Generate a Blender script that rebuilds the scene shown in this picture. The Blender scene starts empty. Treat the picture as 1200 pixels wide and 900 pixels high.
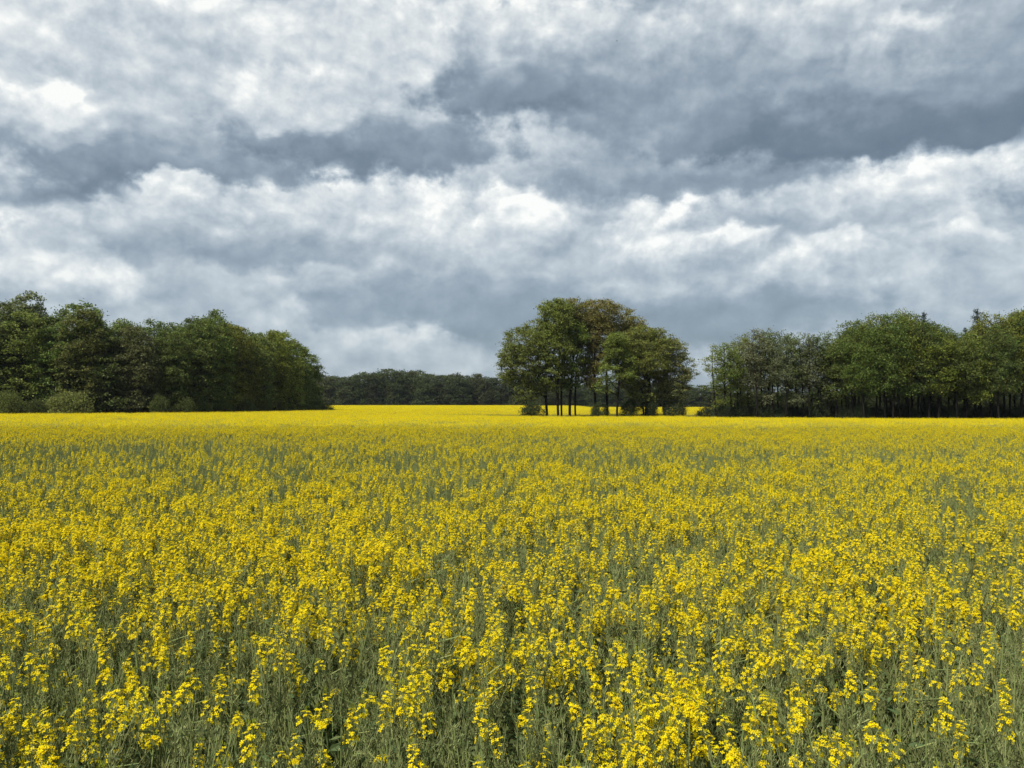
import bpy, math, random
import numpy as np
from mathutils import Vector, Matrix, noise as mnoise

# ------------------------------------------------------------------ camera
scene = bpy.context.scene
COL = scene.collection
EYE = 2.4                      # eye height above the soil at the camera
FPX = 950.0                    # focal length in photograph pixels (1200 wide)
HORIZON = 473.0
PITCH = math.atan((HORIZON - 450.0) / FPX)
cam_data = bpy.data.cameras.new('camera')
cam = bpy.data.objects.new('camera', cam_data)
COL.objects.link(cam)
cam.location = (0, 0, EYE)
cam.rotation_euler = (math.radians(90) + PITCH, 0, 0)
cam_data.sensor_width = 36.0
cam_data.lens = 36.0 * FPX / 1200.0
cam_data.clip_start = 0.05
cam_data.clip_end = 9000.0
scene.camera = cam

# ------------------------------------------------------------------ view
scene.view_settings.view_transform = 'Standard'
scene.view_settings.look = 'None'
scene.view_settings.exposure = 0.35
scene.view_settings.gamma = 1.0
scene.view_settings.use_curve_mapping = False
scene.cycles.max_bounces = 6
scene.cycles.diffuse_bounces = 4
scene.cycles.glossy_bounces = 2
scene.cycles.transmission_bounces = 4
scene.cycles.transparent_max_bounces = 6

# ------------------------------------------------------------------ sun
SUN_EL, SUN_AZ = math.radians(53), math.radians(-138)    # azimuth from +Y, clockwise
sun_data = bpy.data.lights.new('sun', 'SUN')
sun = bpy.data.objects.new('sun', sun_data)
COL.objects.link(sun)
sun_data.energy = 4.4
sun_data.angle = math.radians(2.0)
sun_data.color = (1.0, 0.95, 0.86)
sd = Vector((math.sin(SUN_AZ) * math.cos(SUN_EL), math.cos(SUN_AZ) * math.cos(SUN_EL), math.sin(SUN_EL)))
sun.rotation_euler = sd.to_track_quat('Z', 'Y').to_euler()
sun.location = (-60, -40, 90)

# ------------------------------------------------------------------ sky
world = bpy.data.worlds.new('World')
scene.world = world
world.use_nodes = True
world.cycles.sampling_method = 'MANUAL'
world.cycles.sample_map_resolution = 512
nt = world.node_tree
nt.nodes.clear()


def azel(px, py):
    """sky direction (azimuth, elevation in radians) of a spot in the cloudscape"""
    x, z, y = (px - 600.0), (450.0 - py), FPX
    y, z = y * math.cos(PITCH) - z * math.sin(PITCH), y * math.sin(PITCH) + z * math.cos(PITCH)
    return math.atan2(x, y), math.atan2(z, math.hypot(x, y))


def mk_cloud_group():
    g = bpy.data.node_groups.new('cloud', 'ShaderNodeTree')
    for nme in ('L', 'U', 'V', 'E', 'T', 'cx', 'cy', 'irx', 'iry', 'top', 'bot', 'alpha', 'soft'):
        g.interface.new_socket(nme, in_out='INPUT', socket_type='NodeSocketFloat')
    g.interface.new_socket('L', in_out='OUTPUT', socket_type='NodeSocketFloat')
    N, K = g.nodes, g.links
    gi, go = N.new('NodeGroupInput'), N.new('NodeGroupOutput')
    I = {s.name: s for s in gi.outputs}

    def m(op, a, b=None, c=None, clamp=False):
        n = N.new('ShaderNodeMath')
        n.operation = op
        n.use_clamp = clamp
        for k, v in enumerate((a, b, c)):
            if v is None:
                continue
            if isinstance(v, (int, float)):
                n.inputs[k].default_value = v
            else:
                K.new(v, n.inputs[k])
        return n.outputs[0]
    dx = m('MULTIPLY', m('SUBTRACT', I['U'], I['cx']), I['irx'])
    dy = m('MULTIPLY', m('SUBTRACT', I['V'], I['cy']), I['iry'])
    r = m('SQRT', m('ADD', m('MULTIPLY', dx, dx), m('MULTIPLY', dy, dy)))
    r = m('ADD', r, I['E'])
    mr = N.new('ShaderNodeMapRange')
    mr.interpolation_type = 'SMOOTHSTEP'
    K.new(r, mr.inputs['Value'])
    K.new(m('SUBTRACT', 1.22, I['soft']), mr.inputs['From Min'])
    mr.inputs['From Max'].default_value = 1.22
    mr.inputs['To Min'].default_value = 1.0
    mr.inputs['To Max'].default_value = 0.0
    t = m('ADD', m('MULTIPLY_ADD', dy, 0.6, 0.5), I['T'], clamp=True)
    t = m('MULTIPLY', t, t)
    t = m('SQRT', m('MULTIPLY', t, m('SQRT', t)))
    lum = m('MULTIPLY_ADD', t, m('SUBTRACT', I['top'], I['bot']), I['bot'])
    mask = m('MULTIPLY', mr.outputs[0], I['alpha'])
    out = m('MULTIPLY_ADD', mask, m('SUBTRACT', lum, I['L']), I['L'])
    K.new(out, go.inputs[0])
    return g


# one cumulus each: centre x, y, half width, half height, top light, base light, cover, softness
CLOUDS = [
    # low, far away
    (120, 400, 260, 60, .66, .58, .7, .9), (420, 425, 300, 26, .66, .62, .8, .8), (500, 400, 80, 20, .80, .66, .9, .6),
    (430, 405, 60, 14, .74, .62, .8, .7), (940, 400, 180, 30, .60, .55, .6, .9), (820, 418, 60, 20, .74, .62, .8, .8),
    (610, 345, 130, 44, .50, .42, .95, .8), (790, 362, 260, 36, .46, .37, .95, .8), (690, 395, 150, 30, .47, .42, .8, .9),
    (400, 352, 52, 34, .50, .46, .8, .6), (305, 372, 60, 48, .78, .62, .8, .5), (215, 340, 90, 36, .66, .55, .8, .8),
    (500, 322, 120, 26, .70, .56, .8, .7), (360, 330, 60, 20, .74, .6, .8, .7),
    (1080, 360, 170, 34, .70, .52, .9, .8), (1150, 372, 90, 26, .72, .6, .8, .7),
    # left lit heap
    (70, 322, 80, 30, .90, .56, 1, .55), (15, 290, 60, 44, .95, .72, 1, .4), (110, 330, 40, 18, .90, .7, .6, .7),
    (100, 280, 70, 26, .72, .6, .8, .7),
    # right low heaps
    (880, 330, 210, 44, .66, .46, .95, .7), (1120, 305, 120, 56, .76, .55, 1, .6), (960, 325, 66, 46, .84, .52, .95, .45),
    (852, 312, 36, 36, .88, .56, 1, .5), (1180, 298, 50, 34, .82, .6, .8, .6), (1035, 345, 60, 30, .70, .55, .9, .5),
    (770, 320, 60, 34, .84, .56, .9, .6), (700, 290, 100, 40, .74, .60, .8, .6),
    # middle bright band
    (300, 262, 190, 48, .84, .44, .95, .5), (210, 250, 90, 40, .86, .62, .9, .5), (470, 252, 180, 52, .94, .62, 1, .5),
    (560, 246, 90, 44, .99, .72, 1, .45), (420, 232, 60, 26, .92, .72, .9, .5), (650, 262, 70, 44, .80, .6, .9, .6),
    (300, 296, 130, 16, .54, .44, .9, .8), (750, 262, 56, 40, .90, .6, .95, .5), (790, 282, 50, 40, .98, .70, .95, .4),
    (700, 236, 70, 30, .70, .58, .8, .7), (905, 262, 120, 30, .60, .46, .9, .7),
    (1010, 212, 130, 42, .99, .76, 1, .45), (1150, 200, 90, 44, .95, .74, 1, .5), (915, 232, 70, 26, .95, .66, 1, .5),
    (1120, 240, 80, 26, .84, .66, .8, .6), (1190, 252, 90, 34, .74, .55, .8, .6), (1000, 262, 100, 24, .72, .55, .8, .7),
    # dark bases, closer
    (770, 190, 230, 40, .66, .40, .95, .6), (690, 165, 110, 34, .72, .48, .8, .7), (880, 205, 130, 26, .50, .36, .8, .8),
    (560, 160, 90, 60, .80, .70, .8, .8),
    (120, 110, 220, 90, .82, .62, .8, .8), (60, 40, 160, 70, .86, .74, .8, .7), (250, 70, 140, 60, .78, .60, .8, .8),
    (120, 186, 190, 44, .58, .30, 1, .6), (20, 196, 110, 40, .42, .28, .9, .7), (250, 196, 110, 28, .50, .36, .9, .8),
    (60, 130, 80, 34, .90, .60, 1, .45), (75, 112, 44, 26, .96, .78, .9, .4), (330, 130, 90, 36, .74, .56, .8, .7),
    (430, 156, 130, 46, .66, .30, 1, .6), (500, 170, 80, 30, .45, .34, .8, .8), (350, 100, 70, 44, .97, .70, .9, .5),
    (470, 80, 110, 50, .86, .70, .85, .6), (560, 30, 140, 50, .90, .72, .85, .6), (380, 30, 150, 44, .84, .72, .8, .7),
    (250, 45, 60, 26, .62, .56, .6, .9), (240, 18, 100, 30, .90, .74, .8, .6),
    (665, 90, 150, 52, .56, .26, 1, .6), (690, 60, 110, 34, .80, .52, .9, .6), (600, 105, 60, 24, .44, .36, .9, .8),
    (860, 40, 160, 56, .78, .58, .9, .7), (860, 95, 180, 50, .50, .38, .9, .8), (1000, 128, 260, 50, .50, .20, 1, .7),
    (1120, 135, 150, 44, .40, .22, 1, .7), (1110, 60, 150, 56, .62, .44, .9, .8), (1060, 58, 70, 44, .84, .48, .9, .45),
    (1180, 20, 130, 40, .56, .46, .9, .8), (970, 20, 80, 30, .80, .64, .8, .7), (780, 140, 140, 30, .48, .38, .8, .8),
    (845, 305, 40, 30, .88, .54, .9, .45), (965, 318, 58, 34, .84, .52, .9, .5), (1165, 296, 34, 26, .86, .62, .8, .5), (735, 275, 40, 30, .88, .62, .9, .45),
    (765, 300, 40, 26, .88, .58, .8, .5), (600, 262, 40, 24, .98, .7, .8, .4), (215, 232, 50, 24, .95, .7, .8, .4), (40, 262, 50, 24, .86, .64, .8, .5),
    (745, 372, 240, 30, .40, .33, .95, .7), (560, 350, 110, 28, .46, .40, .85, .7), (1060, 378, 140, 20, .56, .48, .8, .8),
    # beyond the frame on both sides and overhead
    (-180, 200, 200, 60, .80, .34, 1, .6), (-140, 320, 180, 50, .92, .55, 1, .6), (1420, 180, 230, 70, .84, .34, 1, .6),
    (1380, 300, 200, 50, .90, .55, 1, .6), (300, -120, 300, 90, .82, .5, .9, .7), (900, -110, 320, 90, .80, .4, .9, .7),
]


def build_world():
    N, K = nt.nodes, nt.links

    def sock(v, s):
        if isinstance(v, (int, float)):
            s.default_value = v
        elif isinstance(v, tuple):
            s.default_value = v
        else:
            K.new(v, s)

    def m(op, a, b=None, c=None, clamp=False):
        n = N.new('ShaderNodeMath')
        n.operation = op
        n.use_clamp = clamp
        for k, v in enumerate((a, b, c)):
            if v is not None:
                sock(v, n.inputs[k])
        return n.outputs[0]

    def comb(a, b, c=0.0):
        n = N.new('ShaderNodeCombineXYZ')
        sock(a, n.inputs[0]); sock(b, n.inputs[1]); sock(c, n.inputs[2])
        return n.outputs[0]

    def nz(vec, scale, detail, rough, dist=0.0):
        n = N.new('ShaderNodeTexNoise')
        n.noise_dimensions = '2D'
        K.new(vec, n.inputs['Vector'])
        n.inputs['Scale'].default_value = scale
        n.inputs['Detail'].default_value = detail
        n.inputs['Roughness'].default_value = rough
        n.inputs['Distortion'].default_value = dist
        return n
    tc = N.new('ShaderNodeTexCoord')
    sep = N.new('ShaderNodeSeparateXYZ')
    K.new(tc.outputs['Generated'], sep.inputs[0])
    az = m('ARCTAN2', sep.outputs[0], sep.outputs[1])
    el = m('ARCSINE', sep.outputs[2])
    # coordinates that flatten the clouds towards the horizon as a layered deck does
    pv = comb(m('MULTIPLY', az, 1.0), m('MULTIPLY', el, 1.25), 0.0)
    w1 = nz(pv, 4.5, 3.0, 0.55)
    w2 = nz(pv, 14.0, 5.0, 0.52)
    s1 = N.new('ShaderNodeSeparateXYZ'); K.new(w1.outputs['Color'], s1.inputs[0])
    s2 = N.new('ShaderNodeSeparateXYZ'); K.new(w2.outputs['Color'], s2.inputs[0])
    U = m('ADD', az, m('ADD', m('MULTIPLY_ADD', s1.outputs[0], 0.10, -0.05), m('MULTIPLY_ADD', s2.outputs[0], 0.05, -0.025)))
    V = m('ADD', el, m('ADD', m('MULTIPLY_ADD', s1.outputs[1], 0.06, -0.03), m('MULTIPLY_ADD', s2.outputs[1], 0.034, -0.017)))
    # billows: rounded heaps at several sizes; each octave is a field of domes
    def domes(u, v, sc, det):
        vor = N.new('ShaderNodeTexVoronoi')
        vor.voronoi_dimensions = '2D'
        vor.feature = 'SMOOTH_F1'
        vor.inputs['Smoothness'].default_value = 0.35
        vor.normalize = True
        vor.inputs['Detail'].default_value = det
        vor.inputs['Roughness'].default_value = 0.50
        vor.inputs['Lacunarity'].default_value = 2.15
        vor.inputs['Scale'].default_value = sc
        K.new(comb(u, m('MULTIPLY', v, 1.35)), vor.inputs['Vector'])
        return vor.outputs['Distance']
    U0 = m('MULTIPLY_ADD', m('SUBTRACT', U, az), 0.45, az)
    V0 = m('MULTIPLY_ADD', m('SUBTRACT', V, el), 0.45, el)
    bil = domes(U0, V0, 13.0, 4.0)                      # 0 at the middle of a heap
    bil2 = domes(m('ADD', U0, -0.005), m('ADD', V0, 0.011), 13.0, 4.0)
    f3 = nz(pv, 26.0, 7.0, 0.56)
    E = m('ADD', m('MULTIPLY_ADD', bil, 1.25, -0.56), m('MULTIPLY_ADD', f3.outputs['Fac'], 0.75, -0.375))
    T = m('ADD', m('MULTIPLY_ADD', bil, -0.55, 0.18), m('MULTIPLY_ADD', f3.outputs['Fac'], 0.7, -0.35))
    # the even background of the cloud deck
    L = m('ADD', 0.52, m('MULTIPLY_ADD', s1.outputs[2], 0.5, -0.25), clamp=True)
    grp = mk_cloud_group()
    for (px, py, rx, ry, top, bot, al, so) in CLOUDS:
        a, e = azel(px, py)
        a2, _ = azel(px + rx, py)
        _, e2 = azel(px, py - ry)
        g = N.new('ShaderNodeGroup')
        g.node_tree = grp
        K.new(U, g.inputs['U']); K.new(V, g.inputs['V']); K.new(E, g.inputs['E']); K.new(T, g.inputs['T'])
        sock(L, g.inputs['L'])
        for k, v in (('cx', a), ('cy', e), ('irx', 1 / abs(a2 - a)), ('iry', 1 / abs(e2 - e)), ('top', top), ('bot', bot),
                     ('alpha', al), ('soft', so)):
            g.inputs[k].default_value = v * .92 if k == 'soft' else v
        L = g.outputs[0]
    # fine relief, lit from above
    nA = nz(comb(az, m('MULTIPLY', el, 1.4)), 13.0, 7.0, 0.60)
    nB = nz(comb(m('ADD', az, 0.006), m('MULTIPLY_ADD', el, 1.4, 0.018)), 13.0, 7.0, 0.60)
    rel = m('SUBTRACT', nA.outputs['Fac'], nB.outputs['Fac'])
    lit = N.new('ShaderNodeMapRange')
    lit.interpolation_type = 'SMOOTHSTEP'
    K.new(L, lit.inputs['Value'])
    lit.inputs['From Min'].default_value = 0.25
    lit.inputs['From Max'].default_value = 0.80
    lit.inputs['To Min'].default_value = 0.25
    lit.inputs['To Max'].default_value = 1.0
    L = m('ADD', L, m('MULTIPLY', m('MULTIPLY', rel, 0.25), lit.outputs[0]))
    puff = m('SUBTRACT', bil2, bil)
    L = m('ADD', L, m('MULTIPLY', m('MULTIPLY', puff, 0.55), lit.outputs[0]))
    L = m('ADD', L, m('MULTIPLY', m('MULTIPLY_ADD', f3.outputs['Fac'], 0.24, -0.12), lit.outputs[0]))
    L = m('ADD', m('MULTIPLY', m('SUBTRACT', L, 0.58), 1.22), 0.575, clamp=True)
    ramp = N.new('ShaderNodeValToRGB')
    K.new(L, ramp.inputs[0])
    cr = ramp.color_ramp

    def lin(r, g, b):
        f = lambda c: ((c / 255 + 0.055) / 1.055) ** 2.4 if c > 10 else c / 255 / 12.92
        return (f(r), f(g), f(b), 1)
    stops = [(0.0, (90, 106, 122)), (0.22, (112, 127, 141)), (0.38, (139, 153, 166)), (0.54, (168, 180, 190)),
             (0.70, (195, 204, 210)), (0.86, (223, 228, 229)), (1.0, (250, 251, 247))]
    cr.elements[0].position, cr.elements[0].color = stops[0][0], lin(*stops[0][1])
    cr.elements[1].position, cr.elements[1].color = stops[-1][0], lin(*stops[-1][1])
    for p, c in stops[1:-1]:
        e_ = cr.elements.new(p); e_.color = lin(*c)
    # bluer air in front of the farthest clouds
    air = N.new('ShaderNodeMapRange')
    K.new(el, air.inputs['Value'])
    air.inputs['From Min'].default_value = 0.0
    air.inputs['From Max'].default_value = 0.2
    air.inputs['To Min'].default_value = 0.4
    air.inputs['To Max'].default_value = 0.0
    mx = N.new('ShaderNodeMix'); mx.data_type = 'RGBA'
    K.new(air.outputs[0], mx.inputs[0])
    K.new(ramp.outputs[0], mx.inputs['A'])
    mx.inputs['B'].default_value = lin(142, 163, 181)
    bg = N.new('ShaderNodeBackground')
    K.new(mx.outputs['Result'], bg.inputs[0])
    bg.inputs[1].default_value = 0.87
    sky = N.new('ShaderNodeTexSky')
    sky.sky_type = 'NISHITA'
    sky.sun_disc = False
    sky.sun_elevation = SUN_EL
    sky.sun_rotation = SUN_AZ
    bs = N.new('ShaderNodeBackground')
    K.new(sky.outputs[0], bs.inputs[0])
    bs.inputs[1].default_value = 0.08
    ms = N.new('ShaderNodeMixShader')
    ms.inputs[0].default_value = 0.10
    K.new(bg.outputs[0], ms.inputs[1]); K.new(bs.outputs[0], ms.inputs[2])
    wo = N.new('ShaderNodeOutputWorld')
    K.new(ms.outputs[0], wo.inputs[0])


build_world()

# ------------------------------------------------------------------ helpers
PI = math.pi


class MB:
    """collects quads in numpy blocks; every block has one material slot"""
    def __init__(self):
        self.v, self.f, self.m, self.n = [], [], [], 0

    def add(self, V, F, mat=0):
        V = np.asarray(V, dtype=np.float64).reshape(-1, 3)
        F = np.asarray(F, dtype=np.int64).reshape(-1, 4)
        self.v.append(V); self.f.append(F + self.n)
        self.m.append(np.full(len(F), mat, dtype=np.int32))
        self.n += len(V)
        return self

    def merge(self, other, mat=None):
        for V, F, M in zip(other.v, [0] * len(other.v), other.m):
            pass
        if other.n:
            V = np.concatenate(other.v); F = np.concatenate(other.f); M = np.concatenate(other.m)
            self.v.append(V); self.f.append(F + self.n)
            self.m.append(M if mat is None else np.full(len(F), mat, dtype=np.int32))
            self.n += len(V)
        return self

    def mesh(self, name, mats, smooth=False):
        V = np.concatenate(self.v); F = np.concatenate(self.f); M = np.concatenate(self.m)
        me = bpy.data.meshes.new(name)
        me.vertices.add(len(V)); me.vertices.foreach_set('co', V.astype(np.float32).ravel())
        me.loops.add(len(F) * 4); me.loops.foreach_set('vertex_index', F.astype(np.int32).ravel())
        me.polygons.add(len(F))
        me.polygons.foreach_set('loop_start', (np.arange(len(F)) * 4).astype(np.int32))
        me.polygons.foreach_set('loop_total', np.full(len(F), 4, dtype=np.int32))
        for mt in mats:
            me.materials.append(mt)
        me.polygons.foreach_set('material_index', M)
        me.polygons.foreach_set('use_smooth', np.full(len(F), smooth, dtype=bool))
        me.update(calc_edges=True)
        return me


def obj(name, me, parent=None, loc=(0, 0, 0), rz=0.0, scale=(1, 1, 1), color=None):
    o = bpy.data.objects.new(name, me)
    COL.objects.link(o)
    o.parent = parent
    o.location = loc
    o.rotation_euler = (0, 0, rz)
    o.scale = scale
    if color:
        o.color = (*color, 1)
    return o


def tag(o, label=None, cat=None, group=None, kind=None):
    if label: o['label'] = label
    if cat: o['category'] = cat
    if group: o['group'] = group
    if kind: o['kind'] = kind
    return o


def tubes(P0, P1, R0, R1, k=5):
    """independent tapered prisms P0->P1; returns V, F"""
    P0 = np.asarray(P0, float).reshape(-1, 3); P1 = np.asarray(P1, float).reshape(-1, 3)
    R0 = np.asarray(R0, float).reshape(-1); R1 = np.asarray(R1, float).reshape(-1)
    n = len(P0)
    D = P1 - P0
    D /= (np.linalg.norm(D, axis=1)[:, None] + 1e-9)
    ref = np.where(np.abs(D[:, 2:3]) > 0.9, np.array([[1.0, 0, 0]]), np.array([[0, 0, 1.0]]))
    A = np.cross(D, ref); A /= (np.linalg.norm(A, axis=1)[:, None] + 1e-9)
    B = np.cross(D, A)
    ang = np.arange(k) * 2 * PI / k
    ring = A[:, None, :] * np.cos(ang)[None, :, None] + B[:, None, :] * np.sin(ang)[None, :, None]
    V = np.concatenate([P0[:, None] + ring * R0[:, None, None], P1[:, None] + ring * R1[:, None, None]], axis=1)
    base = (np.arange(n) * 2 * k)[:, None, None]
    j = np.arange(k); j2 = (j + 1) % k
    F = np.stack([j, j2, j2 + k, j + k], axis=1)[None] + base
    return V.reshape(-1, 3), F.reshape(-1, 4)


def leaf_quads(C, Nrm, L, W, rng, cup=0.0):
    """one kite-shaped quad per centre C with normal Nrm"""
    n = len(C)
    Nrm = Nrm / (np.linalg.norm(Nrm, axis=1)[:, None] + 1e-9)
    t = rng.normal(size=(n, 3))
    A = np.cross(Nrm, t); A /= (np.linalg.norm(A, axis=1)[:, None] + 1e-9)
    B = np.cross(Nrm, A)
    L = np.broadcast_to(L, (n,))[:, None]; W = np.broadcast_to(W, (n,))[:, None]
    V = np.stack([C - A * L * .5, C + B * W * .5 - A * L * .05 + Nrm * cup * W, C + A * L * .5, C - B * W * .5 - A * L * .05 + Nrm * cup * W], axis=1)
    F = np.arange(n * 4).reshape(n, 4)
    return V.reshape(-1, 3), F


def smooth01(a, b, x):
    t = np.clip((x - a) / (b - a), 0, 1)
    return t * t * (3 - 2 * t)


# ------------------------------------------------------------------ materials
def new_mat(name):
    m = bpy.data.materials.new(name)
    m.use_nodes = True
    return m, m.node_tree, m.node_tree.nodes['Principled BSDF']


def mat_leafy(name, base, transl=0.35, var=0.45, rough=0.55, use_obj=True, tcol=None, spec=0.15, hue=0.03):
    """leaf or petal surface: colour varies from one leaf to the next, light passes through"""
    m, t, b = new_mat(name)
    N, K = t.nodes, t.links
    geo = N.new('ShaderNodeNewGeometry')
    col = N.new('ShaderNodeRGB'); col.outputs[0].default_value = (*base, 1)
    src = col.outputs[0]
    if use_obj:
        oi = N.new('ShaderNodeObjectInfo')
        mu = N.new('ShaderNodeMix'); mu.data_type = 'RGBA'; mu.blend_type = 'MULTIPLY'
        mu.inputs[0].default_value = 1.0
        K.new(src, mu.inputs['A']); K.new(oi.outputs['Color'], mu.inputs['B'])
        src = mu.outputs['Result']
    hsv = N.new('ShaderNodeHueSaturation')
    K.new(src, hsv.inputs['Color'])
    mr = N.new('ShaderNodeMapRange')
    K.new(geo.outputs['Random Per Island'], mr.inputs['Value'])
    mr.inputs['To Min'].default_value = 1 - var
    mr.inputs['To Max'].default_value = 1 + var
    K.new(mr.outputs[0], hsv.inputs['Value'])
    m2 = N.new('ShaderNodeMath'); m2.operation = 'MULTIPLY'; m2.inputs[1].default_value = 7.31
    K.new(geo.outputs['Random Per Island'], m2.inputs[0])
    m3 = N.new('ShaderNodeMath'); m3.operation = 'FRACT'; K.new(m2.outputs[0], m3.inputs[0])
    m4 = N.new('ShaderNodeMapRange'); K.new(m3.outputs[0], m4.inputs['Value'])
    m4.inputs['To Min'].default_value = 0.5 - hue; m4.inputs['To Max'].default_value = 0.5 + hue
    K.new(m4.outputs[0], hsv.inputs['Hue'])
    K.new(hsv.outputs[0], b.inputs['Base Color'])
    b.inputs['Roughness'].default_value = rough
    b.inputs['Specular IOR Level'].default_value = spec
    tr = N.new('ShaderNodeBsdfTranslucent')
    if tcol is not None:
        mt = N.new('ShaderNodeMix'); mt.data_type = 'RGBA'; mt.blend_type = 'MULTIPLY'; mt.inputs[0].default_value = 1
        K.new(hsv.outputs[0], mt.inputs['A']); mt.inputs['B'].default_value = (*tcol, 1)
        K.new(mt.outputs['Result'], tr.inputs[0])
    else:
        K.new(hsv.outputs[0], tr.inputs[0])
    mx = N.new('ShaderNodeMixShader'); mx.inputs[0].default_value = transl
    K.new(b.outputs[0], mx.inputs[1]); K.new(tr.outputs[0], mx.inputs[2])
    K.new(mx.outputs[0], N['Material Output'].inputs[0])
    return m


def mat_bark(name, c1, c2, scale=3.0):
    m, t, b = new_mat(name)
    N, K = t.nodes, t.links
    tc = N.new('ShaderNodeTexCoord')
    mp = N.new('ShaderNodeMapping'); mp.inputs['Scale'].default_value = (6, 6, 1.2)
    K.new(tc.outputs['Object'], mp.inputs[0])
    nz = N.new('ShaderNodeTexNoise'); nz.inputs['Scale'].default_value = scale; nz.inputs['Detail'].default_value = 4
    K.new(mp.outputs[0], nz.inputs['Vector'])
    rp = N.new('ShaderNodeValToRGB')
    rp.color_ramp.elements[0].position = .35; rp.color_ramp.elements[0].color = (*c1, 1)
    rp.color_ramp.elements[1].position = .65; rp.color_ramp.elements[1].color = (*c2, 1)
    K.new(nz.outputs['Fac'], rp.inputs[0]); K.new(rp.outputs[0], b.inputs['Base Color'])
    b.inputs['Roughness'].default_value = .95
    b.inputs['Specular IOR Level'].default_value = .05
    bp = N.new('ShaderNodeBump'); bp.inputs['Strength'].default_value = .6; bp.inputs['Distance'].default_value = .03
    K.new(nz.outputs['Fac'], bp.inputs['Height']); K.new(bp.outputs[0], b.inputs['Normal'])
    return m


def mat_ground():
    m, t, b = new_mat('meadow_soil')
    N, K = t.nodes, t.links
    tc = N.new('ShaderNodeTexCoord')
    n1 = N.new('ShaderNodeTexNoise'); n1.inputs['Scale'].default_value = .35; n1.inputs['Detail'].default_value = 8
    n2 = N.new('ShaderNodeTexNoise'); n2.inputs['Scale'].default_value = 9; n2.inputs['Detail'].default_value = 6
    K.new(tc.outputs['Object'], n1.inputs['Vector']); K.new(tc.outputs['Object'], n2.inputs['Vector'])
    rp = N.new('ShaderNodeValToRGB')
    e = rp.color_ramp.elements
    e[0].position = .3; e[0].color = (.045, .040, .022, 1)
    e[1].position = .75; e[1].color = (.085, .105, .035, 1)
    x = rp.color_ramp.elements.new(.5); x.color = (.050, .070, .022, 1)
    ad = N.new('ShaderNodeMix'); ad.data_type = 'FLOAT'; ad.inputs[0].default_value = .5
    K.new(n1.outputs['Fac'], ad.inputs[2]); K.new(n2.outputs['Fac'], ad.inputs[3])
    K.new(ad.outputs[0], rp.inputs[0]); K.new(rp.outputs[0], b.inputs['Base Color'])
    b.inputs['Roughness'].default_value = 1
    b.inputs['Specular IOR Level'].default_value = .1
    bp = N.new('ShaderNodeBump'); bp.inputs['Distance'].default_value = .08
    K.new(n2.outputs['Fac'], bp.inputs['Height']); K.new(bp.outputs[0], b.inputs['Normal'])
    return m


M_GROUND = mat_ground()
M_LEAF = mat_leafy('tree_leaves', (1.0, 1.0, 1.0), .45, .60, .55, True)
M_NEEDLE = mat_leafy('conifer_needles', (.018, .035, .018), .1, .3, .6, False)
M_BARK = mat_bark('dark_bark', (.010, .009, .007), (.026, .022, .018))
M_STEM = mat_leafy('rape_stem', (.175, .210, .070), .10, .35, .5, False, hue=.02)
M_POD = mat_leafy('rape_pod', (.275, .300, .118), .25, .40, .45, False, hue=.02)
M_RLEAF = mat_leafy('rape_leaf', (.090, .125, .045), .25, .35, .5, False, hue=.02)
M_PETAL = mat_leafy('rape_petal', (.90, .73, .008), .42, .15, .6, False, hue=.012, spec=.1)
M_BUD = mat_leafy('rape_bud', (.32, .36, .03), .3, .25, .6, False, hue=.02)
M_GRASS = mat_leafy('grass_blades', (.10, .14, .035), .3, .4, .6, False, hue=.03)


# ------------------------------------------------------------------ the land
def gz(x, y):
    """height of the soil: a shallow dip in front of the trees, a slow rise behind"""
    x = np.asarray(x, float); y = np.asarray(y, float)
    dip = np.exp(-((y - 104) / 38.0) ** 2)
    lat = 0.08 + 0.92 * smooth01(-42, 4, x)
    lat = lat + 0.30 * smooth01(18, 45, x)
    z = -0.47 * dip * lat + 0.45 * smooth01(170, 340, y) * (1 - .9 * smooth01(700, 1500, y))
    z = z - 0.06 * smooth01(10, 40, y) * (1 - smooth01(60, 80, y))
    return z


def build_ground():
    ys = np.unique(np.concatenate([np.linspace(-60, 60, 41), np.linspace(60, 180, 61), np.linspace(180, 400, 45), np.array([500, 700, 1000, 1500, 2000]), -np.array([2000, 1200, 600, 300, 120])]))
    xs = np.unique(np.concatenate([np.linspace(-120, 120, 97), np.linspace(120, 400, 29), -np.linspace(120, 400, 29), np.array([600, 1000, 1500, 2000]), -np.array([600, 1000, 1500, 2000])]))
    X, Y = np.meshgrid(xs, ys)
    Z = gz(X, Y)
    nx, ny = len(xs), len(ys)
    idx = np.arange(nx * ny).reshape(ny, nx)
    F = np.stack([idx[:-1, :-1], idx[:-1, 1:], idx[1:, 1:], idx[1:, :-1]], axis=-1).reshape(-1, 4)
    mb = MB().add(np.stack([X, Y, Z], -1).reshape(-1, 3), F)
    tag(obj('ground', mb.mesh('ground', [M_GROUND], True)), kind='structure')


build_ground()


def at_px(px, D):
    return (px - 600.0) / FPX * D


def top_h(row, px, D):
    """height above the soil of something whose top shows at that row of the photograph"""
    return EYE + (HORIZON - row) * D / FPX - float(gz(at_px(px, D), D))

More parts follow.
